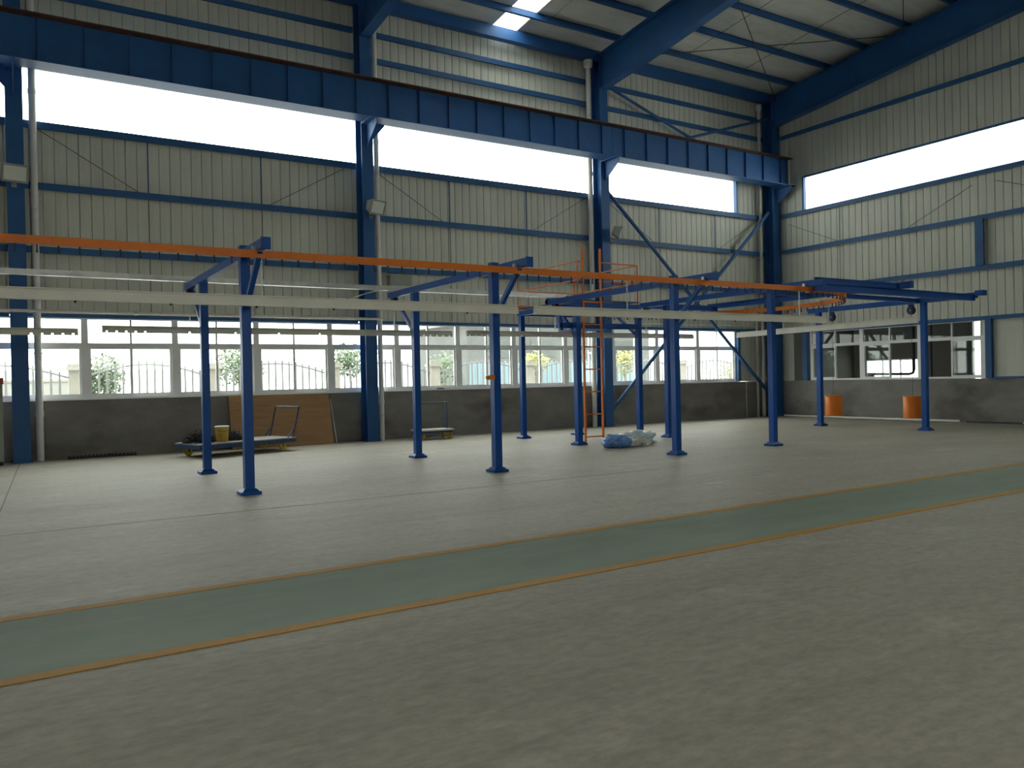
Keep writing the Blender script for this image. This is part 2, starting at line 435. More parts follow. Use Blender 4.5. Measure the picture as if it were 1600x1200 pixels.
# ------------------------------------------------------------------ windows
win_n = [0]
def window_root(loc, label=None):
    win_n[0] += 1
    return root('window_%d' % win_n[0], loc, label, None, None, 'structure')
def frame_mb(w, h, tz, fw=0.07):
    mb = MB()
    mb.box(0, fw, -0.04, 0.04, 0, h).box(w-fw, w, -0.04, 0.04, 0, h)
    mb.box(fw, w-fw, -0.04, 0.04, 0, 0.06).box(fw, w-fw, -0.04, 0.04, h-0.05, h)
    return mb
def sash_mb(w, h, s=0.055):
    mb = MB(); mb.box(0, s, -0.018, 0.018, 0, h).box(w-s, w, -0.018, 0.018, 0, h)
    mb.box(s, w-s, -0.018, 0.018, 0, s*0.8).box(s, w-s, -0.018, 0.018, h-s*0.8, h); return mb
def window_set(w, h, tz):
    hw = w/2
    d = {}
    d['frame'] = frame_mb(w, h, tz).mesh('frame', M['alu'])
    d['transom'] = MB().box(0.07, w-0.07, -0.045, 0.045, tz-0.05, tz+0.05).mesh('transom', M['alu'])
    d['mullion'] = MB().box(hw-0.022, hw+0.022, -0.035, 0.035, tz+0.05, h-0.05).mesh('mullion', M['alu'])
    d['sash'] = sash_mb(hw-0.045, tz-0.11).mesh('sash', M['alu'])
    d['pane_low'] = MB().box(0.05, hw-0.095, -0.003, 0.003, 0.04, tz-0.15).mesh('pane', M['glass'])
    d['pane_top'] = MB().box(0.0, hw-0.092, -0.003, 0.003, 0.0, h-tz-0.1).mesh('pane', M['glass'])
    return d
def place_window(d, w, h, tz, loc, rotz=0.0, open_panes=(), label=None):
    r = window_root(loc, label); r.rotation_euler = (0, 0, rotz)
    def ch(name, me, lp, par=r):
        o = bpy.data.objects.new(name, me); COL.objects.link(o); o.parent = par; o.location = lp; return o
    ch('frame', d['frame'], (0,0,0)); ch('transom', d['transom'], (0,0,0)); ch('mullion', d['mullion'], (0,0,0))
    hw = w/2
    for k in range(2):
        xs = 0.07 if k == 0 else hw-0.02
        if k in open_panes:                      # sash slid behind the other one
            xs = hw-0.02 if k == 0 else 0.07
        s = ch('sash', d['sash'], (xs, -0.022 if k == 0 else 0.022, 0.06))
        ch('pane', d['pane_low'], (0,0,0), s)
        ch('pane', d['pane_top'], (0.07 if k == 0 else hw+0.022, 0, tz+0.05))
    return r
UW, UH, UT = 1.95, W1-W0, 1.235
ORD = 'first second third fourth fifth sixth seventh eighth ninth tenth eleventh twelfth thirteenth fourteenth fifteenth sixteenth seventeenth eighteenth nineteenth twentieth twenty-first'.split()
dset = window_set(UW, UH, UT)
x = 22.93 - UW
k = 0
while x > XL + 0.2:
    place_window(dset, UW, UH, UT, (x, YW+0.02, W0), label='white sliding window of the long wall, %s from the corner' % ORD[k]); x -= UW; k += 1
part(wb, 'wall_end_pier', MB().box(XL, x+UW, YW-0.004, YW+0.05, W0, W1+0.04), M['sheet'])
RUW = (Y_WIN1-Y_WIN0)/3
rset = window_set(RUW, RW1-RW0, 1.25)
for k, (op, lb) in enumerate((((1,), 'white window of the side room nearest the corner column'), ((1,), 'middle white window of the side room, right sash open'), ((0,), 'white window of the side room furthest from the corner'))):
    place_window(rset, RUW, RW1-RW0, 1.25, (XR+0.03, Y_WIN1-RUW*k, RW0), -math.pi/2, op, lb)
# clerestory bands
def clerestory(axis, a, b, fixed, n, label):
    r = window_root(((a+b)/2, fixed, CL0) if axis == 'x' else (fixed, (a+b)/2, CL0), label)
    f = MB(); s = 0.025
    if axis == 'x':
        f.box(a, b, fixed-s, fixed+s, CL0, CL0+0.03).box(a, b, fixed-s, fixed+s, CL1-0.03, CL1)
    else:
        f.box(fixed-s, fixed+s, a, b, CL0, CL0+0.03).box(fixed-s, fixed+s, a, b, CL1-0.03, CL1)
    part(r, 'frame', f, M['alu'])
    for i in range(n):
        u, v = a+(b-a)*i/n+0.004, a+(b-a)*(i+1)/n-0.004
        p = MB()
        if axis == 'x': p.box(u, v, fixed-0.003, fixed+0.003, CL0+0.03, CL1-0.03)
        else: p.box(fixed-0.003, fixed+0.003, u, v, CL0+0.03, CL1-0.03)
        part(r, 'pane', p, M['glass'])
cl = [(-16, -7.93), (-7.93, 0.19), (0.19, 8.3), (8.3, 16.45), (16.45, 22.99)]
names = ['far left', 'next to the leftmost column', 'between the two leftmost columns', 'between the middle columns', 'ending near the corner']
for (a, b), nm in zip(cl, names): clerestory('x', a, b, YW+0.02, 4, 'bright clerestory strip of the long wall, ' + nm)
clerestory('y', YF, 19.34, XR+0.02, 12, 'bright clerestory strip of the end wall')

# ------------------------------------------------------------------ roof
ce = root('ceiling', (4, 8.5, 12.2), 'pitched roof lined with white foil', None, None, 'structure')
SKY = [(COLX[2]+4.2, COLX[2]+5.05)]
def roof_slab(xa, xb, ya, yb, t=0.04, dz=0.0):
    za, zb = roof_z(ya)+dz, roof_z(yb)+dz
    return MB().quadbox([(xa,ya,za),(xb,ya,za),(xb,yb,zb),(xa,yb,zb),(xa,ya,za+t),(xb,ya,za+t),(xb,yb,zb+t),(xa,yb,zb+t)])
cuts = [XL-0.2]
for s in SKY:
    cuts += [s[0], s[1]]
cuts += [XR+0.2]
for i in range(len(cuts)-1):
    a, b = cuts[i], cuts[i+1]
    sky = (a, b) in SKY
    if sky:
        for ya, yb in ((YF-0.2, RIDGE), (RIDGE, 15.2)): part(ce, 'roof_sheet', roof_slab(a, b, ya, yb), M['roof'])
        for ya, yb in ((15.2, 18.1), (18.1, YW+0.2)):
            part(ce, 'skylight_panel', roof_slab(a, b, ya+0.002, yb-0.002, 0.006), M['glass'], label='clear roof light strip')
    else:
        n = max(1, round((b-a)/1.2))
        for k in range(n):
            u, v = a+(b-a)*k/n, a+(b-a)*(k+1)/n
            for ya, yb in ((YF-0.2, RIDGE), (RIDGE, YW+0.2)):
                part(ce, 'roof_sheet', roof_slab(u, v, ya, yb), M['roof'])
PY = [19.6 - 1.49*k for k in range(8)] + [RIDGE-0.35-1.49*k for k in range(8)]
for py in PY:
    if py < YF+0.3: continue
    z = roof_z(py)
    part(ce, 'purlin', MB().box(XL, XR, py-0.012, py+0.012, z-0.22, z-0.006).box(XL, XR, py-0.09, py+0.012, z-0.22, z-0.205).box(XL, XR, py-0.012, py+0.075, z-0.03, z-0.012), M['blue_steel'])
part(ce, 'eave_strut', MB().box(XL, XR, 20.62, 20.86, 11.86, 12.20), M['blue_steel'])
for k in range(3, 4):                                # crossed rods in the end bay
    xa, xb = COLX[k]+0.1, COLX[k+1]-0.1
    for ya, yb in ((20.3, 15.2), (15.2, 10.2)):
        za, zb = roof_z(ya)-0.4, roof_z(yb)-0.4
        part(ce, 'brace_rod', MB().tube([(xa, ya, za), (xb, yb, zb)], 0.014, 6), M['rod'])
        part(ce, 'brace_rod', MB().tube([(xb, ya, za), (xa, yb, zb)], 0.014, 6), M['rod'])
for k in range(1, 4):                                # sag rods between purlins
    for fr in (0.34, 0.67):
        xx = COLX[k] + 8.13*fr
        for i in range(6):
            y0, y1 = PY[i], PY[i+1]
            part(ce, 'sag_rod', MB().tube([(xx, y0, roof_z(y0)-0.15), (xx, y1, roof_z(y1)-0.15)], 0.008, 6), M['rod'])

# ------------------------------------------------------------------ columns, rafters, crane beams
CY0, CY1 = 20.43, 20.86
col_lab = ['blue steel column left of the picture', 'leftmost blue steel column, at the picture edge', 'blue steel column behind the plywood sheet end', 'blue steel column behind the orange ladder', 'blue steel column in the corner of the hall']
for k, cx in enumerate(COLX):
    hw = 0.165 if k < 4 else 0.21
    r = root('steel_column', (cx, (CY0+CY1)/2, 0), col_lab[k], 'column', 'steel columns of the long wall')
    part(r, 'front_flange', MB().box(cx-hw, cx+hw, CY0, CY0+0.022, 0.03, 11.9), M['blue_steel'])
    part(r, 'rear_flange', MB().box(cx-hw, cx+hw, CY1-0.022, CY1, 0.03, 11.98), M['blue_steel'])
    part(r, 'web', MB().box(cx-0.01, cx+0.01, CY0+0.022, CY1-0.022, 0.03, 11.96), M['blue_steel'])
    part(r, 'base_plate', MB().box(cx-0.2, cx+0.2, CY0-0.04, CY1+0.04, 0.0, 0.03), M['blue_steel'])
    br = MB()
    br.extrude([(CY0, 7.95), (CY0, 8.57), (19.72, 8.57), (19.72, 8.42)], lambda u, v, t: (t, u, v), cx-0.012, cx+0.012)
    br.box(cx-hw, cx+hw, 19.70, CY0, 8.545, 8.57)
    part(r, 'crane_bracket', br, M['blue_steel'])
    if k < 4:
        g = -1 if k == 1 else 1
        part(r, 'gusset_plate', MB().extrude([(cx+g*hw, 8.95), (cx+g*(hw+0.38), 8.95), (cx+g*(hw+0.38), 8.6), (cx+g*hw, 8.15)], lambda u, v, t: (u, t, v), 20.52, 20.54), M['blue_steel'])
    # rafter
    rf = root('roof_rafter', (cx, 15.0, 11.4), ['blue roof rafter over the left bay', 'blue roof rafter over the leftmost column', 'blue roof rafter above the column by the plywood', 'blue roof rafter rising from the column behind the ladder', 'blue roof rafter along the end wall'][k], 'rafter', 'roof rafters')
    top = [(CY1+0.0, 12.0), (RIDGE, 12.0+0.1*(20.9-RIDGE))]
    bot = [(RIDGE, 12.30), (11.7, 11.84), (15.0, 11.52), (18.3, 11.13), (CY0, 10.93)]
    part(rf, 'web', MB().extrude(top[::1] + bot, lambda u, v, t: (t, u, v), cx-0.01, cx+0.01), M['blue_steel'])
    bf = MB()
    for (ya, za), (yb, zb) in zip(bot[:-1], bot[1:]):
        bf.quadbox([(cx-0.15,yb,zb-0.02),(cx+0.15,yb,zb-0.02),(cx+0.15,ya,za-0.02),(cx-0.15,ya,za-0.02),(cx-0.15,yb,zb),(cx+0.15,yb,zb),(cx+0.15,ya,za),(cx-0.15,ya,za)])
    part(rf, 'bottom_flange', bf, M['blue_steel'])
    (ya, za), (yb, zb) = top
    part(rf, 'top_flange', MB().quadbox([(cx-0.15,yb,zb-0.02),(cx+0.15,yb,zb-0.02),(cx+0.15,ya,za-0.02),(cx-0.15,ya,za-0.02),(cx-0.15,yb,zb),(cx+0.15,yb,zb),(cx+0.15,ya,za),(cx-0.15,ya,za)]), M['blue_steel'])
    mb = MB().extrude([(RIDGE, 13.24), (YF, 11.99), (YF, 11.1), (RIDGE, 12.30)], lambda u, v, t: (t, u, v), cx-0.012, cx+0.012)
    part(rf, 'front_half_web', mb, M['blue_steel'])
CBZ0, CBZ1, CBY = 8.57, 9.6, 20.03
cb_lab = ['blue crane runway beam running out at the left', 'blue crane runway beam between the two leftmost columns', 'blue crane runway beam between the middle columns', 'blue crane runway beam ending at the corner column']
for k in range(4):
    xa, xb = COLX[k]+0.004, COLX[k+1]-0.004
    if k == 3: xb = 24.85
    r = root('crane_beam', ((xa+xb)/2, CBY, CBZ0), cb_lab[k], 'crane beam', 'crane runway beams')
    part(r, 'web', MB().box(xa, xb, CBY-0.008, CBY+0.008, CBZ0+0.025, CBZ1-0.025), M['blue_steel'])
    part(r, 'bottom_flange', MB().box(xa, xb, CBY-0.25, CBY+0.27, CBZ0, CBZ0+0.025), M['blue_steel'])
    part(r, 'top_flange', MB().box(xa, xb, CBY-0.25, CBY+0.25, CBZ1-0.025, CBZ1), M['rust'])
    part(r, 'crane_rail', MB().box(xa, xb, CBY-0.035, CBY+0.035, CBZ1, CBZ1+0.09).box(xa, xb, CBY-0.06, CBY+0.06, CBZ1, CBZ1+0.02), M['rust'])
    n = 9
    for i in range(n):
        xx = xa + (xb-xa)*(i+0.5)/n
        part(r, 'stiffener', MB().box(xx-0.006, xx+0.006, CBY-0.07, CBY-0.008, CBZ0+0.025, CBZ1-0.025), M['blue_steel'])

# cross bracing of the end bay
def brace(p, q, r_, label):
    o = root('brace_tube', tuple((Vector(p)+Vector(q))/2), label, 'brace', 'cross bracing tubes of the end bay')
    d = (Vector(q)-Vector(p)).normalized()
    part(o, 'tube', MB().tube([Vector(p)+d*0.25, Vector(q)-d*0.25], r_, 12), M['blue_girt'], True)
    for a, sgn in ((Vector(p), 1), (Vector(q), -1)):
        part(o, 'end_plate', MB().bar(a, a+d*(sgn*0.32), 0.012, 0.13), M['blue_girt'])
YB = 20.62
brace((16.66, YB+0.06, 7.75), (24.38, YB+0.06, 0.85), 0.062, 'blue brace tube falling from the ladder column to the corner foot')
brace((16.66, YB-0.08, 0.55), (24.38, YB-0.08, 7.7), 0.062, 'blue brace tube rising from the ladder column foot to the corner')
brace((16.66, YB+0.06, 11.2), (24.38, YB+0.06, 8.75), 0.05, 'upper blue brace tube falling towards the corner behind the crane beam')
brace((16.66, YB-0.08, 8.75), (24.38, YB-0.08, 11.2), 0.05, 'upper blue brace tube rising to the corner roof knee')

# ------------------------------------------------------------------ downpipes, conduits, floodlights
def downpipe(x, y, z0, z1, r_, label, hopper=True):
    o = root('downpipe', (x, y, z0), label, 'downpipe', 'white plastic downpipes')
    part(o, 'pipe', MB().tube([(x, y, z0), (x, y, z1)], r_, 14), M['pvc'], True)
    for z in (1.05, 5.0, 8.2):
        if z0 < z < z1: part(o, 'coupling', MB().tube([(x, y, z-0.06), (x, y, z+0.06)], r_*1.14, 14), M['pvc'], True)
    for z in (2.4, 6.0):
        part(o, 'pipe_clip', MB().box(x-r_*1.2, x+r_*1.2, y-0.02, min(y+0.2, 20.95), z-0.02, z+0.02), M['galv'])
    if hopper:
        part(o, 'hopper', MB().lathe([(r_, z1-0.02), (r_*1.9, z1+0.05), (r_*1.9, z1+0.24), (r_*1.5, z1+0.24)], (x, y, 0), 16), M['pvc'], True)
downpipe(0.54, 20.74, 0, 11.62, 0.075, 'white downpipe beside the leftmost blue column')
downpipe(8.68, 20.74, 0, 11.62, 0.07, 'white downpipe right of the column behind the plywood end')
downpipe(16.08, 20.74, 0, 11.62, 0.08, 'white downpipe left of the column behind the ladder')
downpipe(24.2, 20.805, 0, 11.52, 0.06, 'white downpipe in the corner, with a hopper on top')
downpipe(23.9, 20.82, 0.0, 3.7, 0.04, 'thin white pipe left of the corner downpipe', False)
def conduit(pts, r_, label, mat='pvc', cat='conduit'):
    o = root('conduit', pts[0], label, cat)
    part(o, 'pipe', MB().tube(pts, r_, 8), M[mat], True)
    for i in range(4):
        a, b = Vector(pts[0]), Vector(pts[1]); c = a+(b-a)*((i+0.5)/4)
        d = (b-a).normalized()
        part(o, 'pipe_clip', MB().tube([c-d*0.025, c+d*0.025], r_*1.35, 8), M['galv'], True)
conduit([(-7.7, 20.39, 3.31), (8.62, 20.39, 3.31)], 0.035, 'thin cream conduit above the left windows')
conduit([(16.9, 20.9, 3.40), (24.0, 20.9, 3.40)], 0.022, 'thin cream conduit above the windows near the corner')
conduit([(23.4, 20.93, 1.30), (23.4, 20.93, 0.0)], 0.015, 'short thin cable pipe down the plinth by the corner')
def floodlight(x, z, yaw, label):
    y = 20.43
    o = root('floodlight', (x, y, z), label, 'floodlight', 'floodlights on the columns')
    R = Matrix.Rotation(yaw, 3, 'Z') @ Matrix.Rotation(math.radians(20), 3, 'X')
    def T(mb):
        mb.v = [tuple(R @ (Vector(p)*1.2) + Vector((x, y-0.26, z))) for p in mb.v]; return mb
    body = T(MB().quadbox([(-0.2,-0.11,-0.15),(0.2,-0.11,-0.15),(0.15,0.1,-0.1),(-0.15,0.1,-0.1),(-0.2,-0.11,0.15),(0.2,-0.11,0.15),(0.15,0.1,0.1),(-0.15,0.1,0.1)]))
    part(o, 'housing', body, M['lampbody'])
    part(o, 'lens', T(MB().box(-0.175, 0.175, -0.122, -0.108, -0.125, 0.125)), M['lampglass'])
    fr = MB().box(-0.21, 0.21, -0.128, -0.1, 0.125, 0.16).box(-0.21, 0.21, -0.128, -0.1, -0.16, -0.125).box(-0.21, -0.175, -0.128, -0.1, -0.125, 0.125).box(0.175, 0.21, -0.128, -0.1, -0.125, 0.125)
    part(o, 'bezel', T(fr), M['lampbody'])
    part(o, 'bracket', MB().bar((x, y, z-0.2), (x, y-0.24, z-0.2), 0.06, 0.015).bar((x, y-0.24, z-0.2), (x, y-0.24, z), 0.03, 0.03).box(x-0.05, x+0.05, y-0.012, y, z-0.27, z-0.13), M['lampbody'])
floodlight(0.16, 6.24, 0.15, 'square floodlight on the leftmost blue column')
floodlight(8.36, 6.30, 0.35, 'floodlight on the column behind the plywood end')
floodlight(16.66, 6.28, 0.85, 'floodlight turned right on the column behind the ladder')
o = root('junction_box', (9.33, 20.9, 4.3), 'grey electric box on the cladding above the middle windows', 'electric box')
part(o, 'body', MB().box(9.02, 9.64, 20.72, 20.98, 4.3, 4.58), M['grey_box'])
part(o, 'lid', MB().box(9.00, 9.66, 20.69, 20.72, 4.28, 4.60), M['grey_box'])

# ------------------------------------------------------------------ conveyor frames
def post(o, x, y, ztop, w=0.135):
    p = part(o, 'post', MB().box(x-w/2, x+w/2, y-w/2, y+w/2, 0.0, ztop), M['blue_post'])
    fo = MB()
    b, m_, t = 0.145, 0.125, 0.085
    fo.box(x-b, x+b, y-b, y+b, 0.0, 0.045)
    fo.quadbox([(x-m_,y-m_,0.045),(x+m_,y-m_,0.045),(x+m_,y+m_,0.045),(x-m_,y+m_,0.045),(x-t,y-t,0.085),(x+t,y-t,0.085),(x+t,y+t,0.085),(x-t,y+t,0.085)])
    part(p, 'base_plate', fo, M['blue_post'])
    return p
def frame(x, yn, ym, y0, y1, label, braces=(True, True), top=3.63, xm=None):
    xm = x if xm is None else xm
    o = root('goalpost_gantry', (x, (yn+ym)/2, 0), label, 'frame', 'blue goalpost frames of the conveyor')
    post(o, x, yn, top); post(o, xm, ym, 3.58)
    part(o, 'arm', MB().box(x-0.05, x+0.05, y0, yn-0.068, 3.44, 3.565).box(x-0.05, x+0.05, yn+0.068, y1, 3.44, 3.565), M['blue_post'])
    part(o, 'arm_end', MB().box(x-0.065, x+0.065, y0-0.012, y0, 3.41, 3.575), M['blue_post'])
    if braces[0]: part(o, 'brace', MB().bar((x, yn-0.06, 2.72), (x, y0+0.3, 3.43), 0.07, 0.07), M['blue_post'])
    if braces[1]: part(o, 'brace', MB().bar((xm, ym+0.06, 2.62), (xm, y1-0.12, 3.43), 0.07, 0.07), M['blue_post'])
    part(o, 'track_clamp', MB().box(x-0.1, x-0.05, 11.17, 11.23, 3.44, 3.50).box(x+0.05, x+0.1, 11.17, 11.23, 3.44, 3.50), M['galv'])
    part(o, 'rear_bracket', MB().box(x-0.05, x+0.05, 16.2, 16.36, 3.26, 3.435).tube([(x, 16.28, 3.27), (x, 16.28, 3.16)], 0.03, 8), M['black'])
    return o
frame(2.94, 12.05, 15.4, 10.87, 16.5, 'blue conveyor frame nearest the left, beside the long trolley', xm=3.02)
frame(7.16, 12.02, 15.4, 10.87, 16.5, 'second blue conveyor frame from the left, orange switch on its front post', xm=7.24)
frame(11.46, 12.1, 15.5, 10.95, 16.5, 'blue conveyor frame directly left of the ladder', xm=11.53)
frame(14.42, 12.15, 15.7, 10.75, 16.5, 'blue conveyor frame right of the plastic bags', (False, False), 3.43, xm=14.6)
o = root('goalpost_gantry', (20.85, 14.0, 0), 'blue conveyor frame carrying the two orange counterweights', 'frame', 'blue goalpost frames of the conveyor')
post(o, 20.82, 12.45, 3.42); post(o, 20.82, 15.75, 3.42)
part(o, 'arm', MB().box(20.76, 20.88, 11.05, 16.1, 3.42, 3.56), M['blue_post'])
part(o, 'arm_end', MB().box(20.72, 20.92, 10.85, 11.05, 3.47, 3.60), M['blue_post'])

def beam(a, b, w, h, label, end=True):
    o = root('support_beam', tuple((Vector(a)+Vector(b))/2), label, 'beam', 'blue beams at the conveyor turn')
    part(o, 'web', MB().bar(a, b, w*0.25, h-0.024), M['blue_post'])
    a, b = Vector(a), Vector(b); u = Vector((0,0,h/2-0.006))
    part(o, 'top_flange', MB().bar(a+u, b+u, w, 0.012), M['blue_post'])
    part(o, 'bottom_flange', MB().bar(a-u, b-u, w, 0.012), M['blue_post'])
    d = (b-a).normalized()
    if end: part(o, 'end_plate', MB().bar(b, b+d*0.015, w*1.1, h*1.05), M['blue_post'])
    return o
beam((14.48, 11.05, 3.43), (20.75, 11.12, 3.43), 0.11, 0.16, 'long blue beam from the turn out to the counterweight frame')
beam((14.5, 11.05, 3.571), (17.42, 11.05, 3.571), 0.10, 0.12, 'short blue beam lying on top of the long front beam')
beam((17.35, 16.9, 3.59), (17.6, 10.8, 3.59), 0.12, 0.15, 'blue cross beam over the conveyor turn')
beam((14.7, 16.45, 3.50), (17.25, 16.45, 3.50), 0.10, 0.15, 'blue rear beam behind the conveyor turn', False)
beam((14.5, 13.6, 3.62), (17.4, 13.6, 3.62), 0.10, 0.11, 'blue middle beam lying across the conveyor turn', False)
beam((17.5, 12.6, 3.50), (20.75, 12.6, 3.49), 0.10, 0.11, 'blue tie beam to the front post of the counterweight frame', False)

# ------------------------------------------------------------------ conveyor track (orange) with hangers
TZ = 3.39
CXT, CYT, RT = 14.65, 14.55, 3.35
pts = [(-9.0, 11.2, TZ), (CXT, 11.2, TZ)]
arc = [(CXT+RT*math.sin(t), CYT-RT*math.cos(t), TZ) for t in [math.pi*i/24 for i in range(25)]]
far_y = CYT+RT
tr = root('conveyor_track', (5.0, 11.2, TZ), 'orange overhead conveyor track with black hangers', 'conveyor track')
def track_seg(a, b):
    mb = MB()
    a, b = Vector(a), Vector(b); z = Vector((0,0,1))
    mb.bar(a, b, 0.07, 0.10)
    return mb
x0 = -9.0
for i in range(5):
    x1 = -9.0 + (CXT+9.0)*(i+1)/5
    part(tr, 'track_rail', track_seg((x0+0.002, 11.2, TZ), (x1-0.002, 11.2, TZ)), M['orange']); x0 = x1
for i in range(0, 24, 3):
    mb = MB()
    for k in range(3):
        s = track_seg(arc[i+k], arc[i+k+1]); b = len(mb.v)
        mb.v += s.v; mb.f += [tuple(b+j for j in f) for f in s.f]
    part(tr, 'curve_rail', mb, M['orange'])
    part(tr, 'joint_plate', MB().bar(Vector(arc[i])-Vector((0,0,0.065)), Vector(arc[i])+Vector((0,0,0.065)), 0.10, 0.10), M['orange'])
part(tr, 'track_rail', track_seg((CXT, far_y, TZ), (13.75, far_y, TZ)), M['orange'])
hg = MB().box(-0.009, 0.009, -0.009, 0.009, -0.085, 0.0).box(-0.012, 0.012, -0.016, 0.016, -0.095, -0.075).mesh('hanger', M['black'])
hx = -0.6
while hx < CXT:
    inst(tr, 'hanger', hg, (hx, 11.2, TZ-0.052)); hx += 0.2265
a = 0.03
while a < math.pi:
    inst(tr, 'hanger', hg, (CXT+RT*math.sin(a), CYT-RT*math.cos(a), TZ-0.052), a); a += 0.0676
hx = CXT-0.2
while hx > 13.8:
    inst(tr, 'hanger', hg, (hx, far_y, TZ-0.052)); hx -= 0.2265

# ------------------------------------------------------------------ hanging rails
def chain_mb(p, q):
    mb = MB(); p, q = Vector(p), Vector(q); n = max(2, int((q-p).length/0.045)); d = (q-p)/n
    for i in range(n):
        c = p + d*(i+0.5); w = 0.011
        ax = Vector((w, 0, 0)) if i % 2 else Vector((0, w, 0))
        e = d*0.62
        for s in (-1, 1): mb.bar(c+ax*s-e, c+ax*s+e, 0.006, 0.006)
        mb.bar(c-ax-e, c+ax-e, 0.006, 0.006); mb.bar(c-ax+e, c+ax+e, 0.006, 0.006)
    return mb
def hanging_rail(a, b, z0, h, label, chains, mat='cream', notches=False, ztop=3.36):
    a, b = Vector(a), Vector(b); L = (b-a).length; d = (b-a).normalized(); s = Vector((0,0,1)).cross(d)   # s: left of direction
    mid = (a+b)/2
    o = root('hanging_rail', (mid.x, mid.y, z0), label, 'hanging rail', 'cream rails hung below the conveyor')
    P = lambda t, off, z: a + d*t + s*off + Vector((0,0,z0+z))
    def bx(t0, t1, o0, o1, za, zb, mb):
        return mb.quadbox([P(t0,o0,za),P(t1,o0,za),P(t1,o1,za),P(t0,o1,za),P(t0,o0,zb),P(t1,o0,zb),P(t1,o1,zb),P(t0,o1,zb)])
    a0 = Vector(a); a0.z = 0; a.z = 0
    part(o, 'body', bx(0, L, -0.006, 0.006, h-0.04, h-0.016, bx(0, L, -0.032, 0.032, 0.03, h-0.04, MB())), M[mat])
    part(o, 'top_lip', bx(0, L, -0.05, 0.05, h-0.016, h, MB()), M[mat])
    lip = MB()
    if notches:
        ts = [0.08+0.16*i for i in range(5)] + [1.5+0.85*i for i in range(int((L-3.0)/0.85))] + [L-0.08-0.16*i for i in range(5)][::-1]
        t = 0.0
        for q in ts:
            bx(t, q-0.02, -0.03, 0.03, -0.008, 0.03, lip); t = q+0.02
        bx(t, L, -0.03, 0.03, -0.008, 0.03, lip)
    else:
        bx(0, L, -0.045, 0.045, 0.0, 0.03, lip); pass
    part(o, 'bottom_lip', lip, M[mat])
    if not notches:
        bt = MB()
        for i in range(int(L/1.1)):
            t = 0.4+1.1*i; c = P(t, 0, 0); bt.tube([c, c-Vector((0,0,0.025))], 0.014, 6)
        part(o, 'bolts', bt, M['black'])
    for t in chains:
        c = P(t, 0, h); part(o, 'chain', chain_mb(c, (c.x, c.y, ztop)), M['galv'])
    return o
hanging_rail((-8.5, 11.25, 0), (7.15, 11.25, 0), 2.68, 0.145, 'long cream rail hanging in front of the two left frames', (5.5, 11.48), ztop=3.34)
hanging_rail((7.49, 11.25, 0), (15.1, 11.25, 0), 2.68, 0.145, 'long cream rail hanging in front of the ladder', (2.02, 6.75), ztop=3.34)
hanging_rail((18.05, 16.45, 0), (17.3, 10.5, 0), 2.68, 0.15, 'cream rail hanging crosswise below the conveyor turn', (3.45, 1.85), ztop=3.34)
hanging_rail((-6.0, 16.3, 0), (1.05, 16.3, 0), 2.555, 0.115, 'grey perforated rail at the picture edge, left of the others', (), notches=True)
hanging_rail((1.43, 16.3, 0), (8.58, 16.3, 0), 2.61, 0.12, 'grey perforated rail in front of the left windows', (1.51, 5.73), notches=True, ztop=3.17)
hanging_rail((8.95, 16.3, 0), (16.13, 16.3, 0), 2.63, 0.12, 'grey perforated rail in front of the windows behind the ladder', (2.51, 5.47), notches=True, ztop=3.17)
# galvanised channel lying on the frame arms
o = root('cable_channel', (4.0, 16.1, 3.56), 'shiny galvanised channel lying along the rear ends of the frame arms', 'cable tray')
part(o, 'base', MB().box(-6.0, 11.6, 16.03, 16.17, 3.566, 3.570), M['galv'])
part(o, 'side', MB().box(-6.0, 11.6, 16.03, 16.036, 3.568, 3.66), M['galv'])
part(o, 'side', MB().box(-6.0, 11.6, 16.164, 16.17, 3.568, 3.66), M['galv'])
for i in range(6):
    xx = -5+3.0*i; part(o, 'cover_strap', MB().box(xx, xx+0.5, 16.028, 16.172, 3.66, 3.668), M['galv'])
o = root('cable_bundle', (6.9, 16.2, 3.4), 'loose white cables drooping off the galvanised channel', 'cables')
for i in range(4):
    b = []
    for k in range(13):
        t = k/12; b.append((7.15-1.05*t-0.12*i*t, 16.2+0.03*i, 3.62-0.30*t*t-0.04*i*t))
    part(o, 'cable', MB().tube(b, 0.008, 6), M['whiterim'], True)

# ------------------------------------------------------------------ counterweights and pulleys
for y, lb in ((15.38, 'orange counterweight drum hanging further back, nearer the corner'), (12.88, 'orange counterweight drum hanging beside the front post')):
    x = 20.95
    p = root('pulley', (x, y, 3.2), 'small dark pulley above the orange drum ' + ('nearer the corner' if y > 14 else 'beside the front post'), 'pulley', 'pulleys over the counterweights')
    part(p, 'strap', MB().box(x-0.05, x-0.035, y-0.06, y+0.06, 3.16, 3.42).box(x+0.035, x+0.05, y-0.06, y+0.06, 3.16, 3.42), M['trolley_blue'])
    part(p, 'wheel', MB().lathe([(0.03, -0.03), (0.115, -0.03), (0.095, -0.012), (0.095, 0.012), (0.115, 0.03), (0.03, 0.03)], (x, y, 3.26), 18, 'x'), M['black'], True)
    part(p, 'axle', MB().tube([(x-0.07, y, 3.26), (x+0.07, y, 3.26)], 0.018, 8), M['galv'], True)
    w = root('counterweight', (x, y+0.0, 0.31), lb, 'counterweight', 'orange counterweight drums')
    part(w, 'drum', MB().lathe([(0.235, 0.31), (0.245, 0.32), (0.245, 0.90), (0.24, 0.91), (0.22, 0.91), (0.215, 0.88)], (x, y, 0), 28), M['orange'], True)
    part(w, 'rim', MB().lathe([(0.247, 0.885), (0.252, 0.89), (0.252, 0.915), (0.247, 0.92)], (x, y, 0), 28), M['orange'], True)
    part(w, 'cable', MB().tube([(x, y, 0.88), (x, y, 3.15)], 0.006, 6), M['rod'])

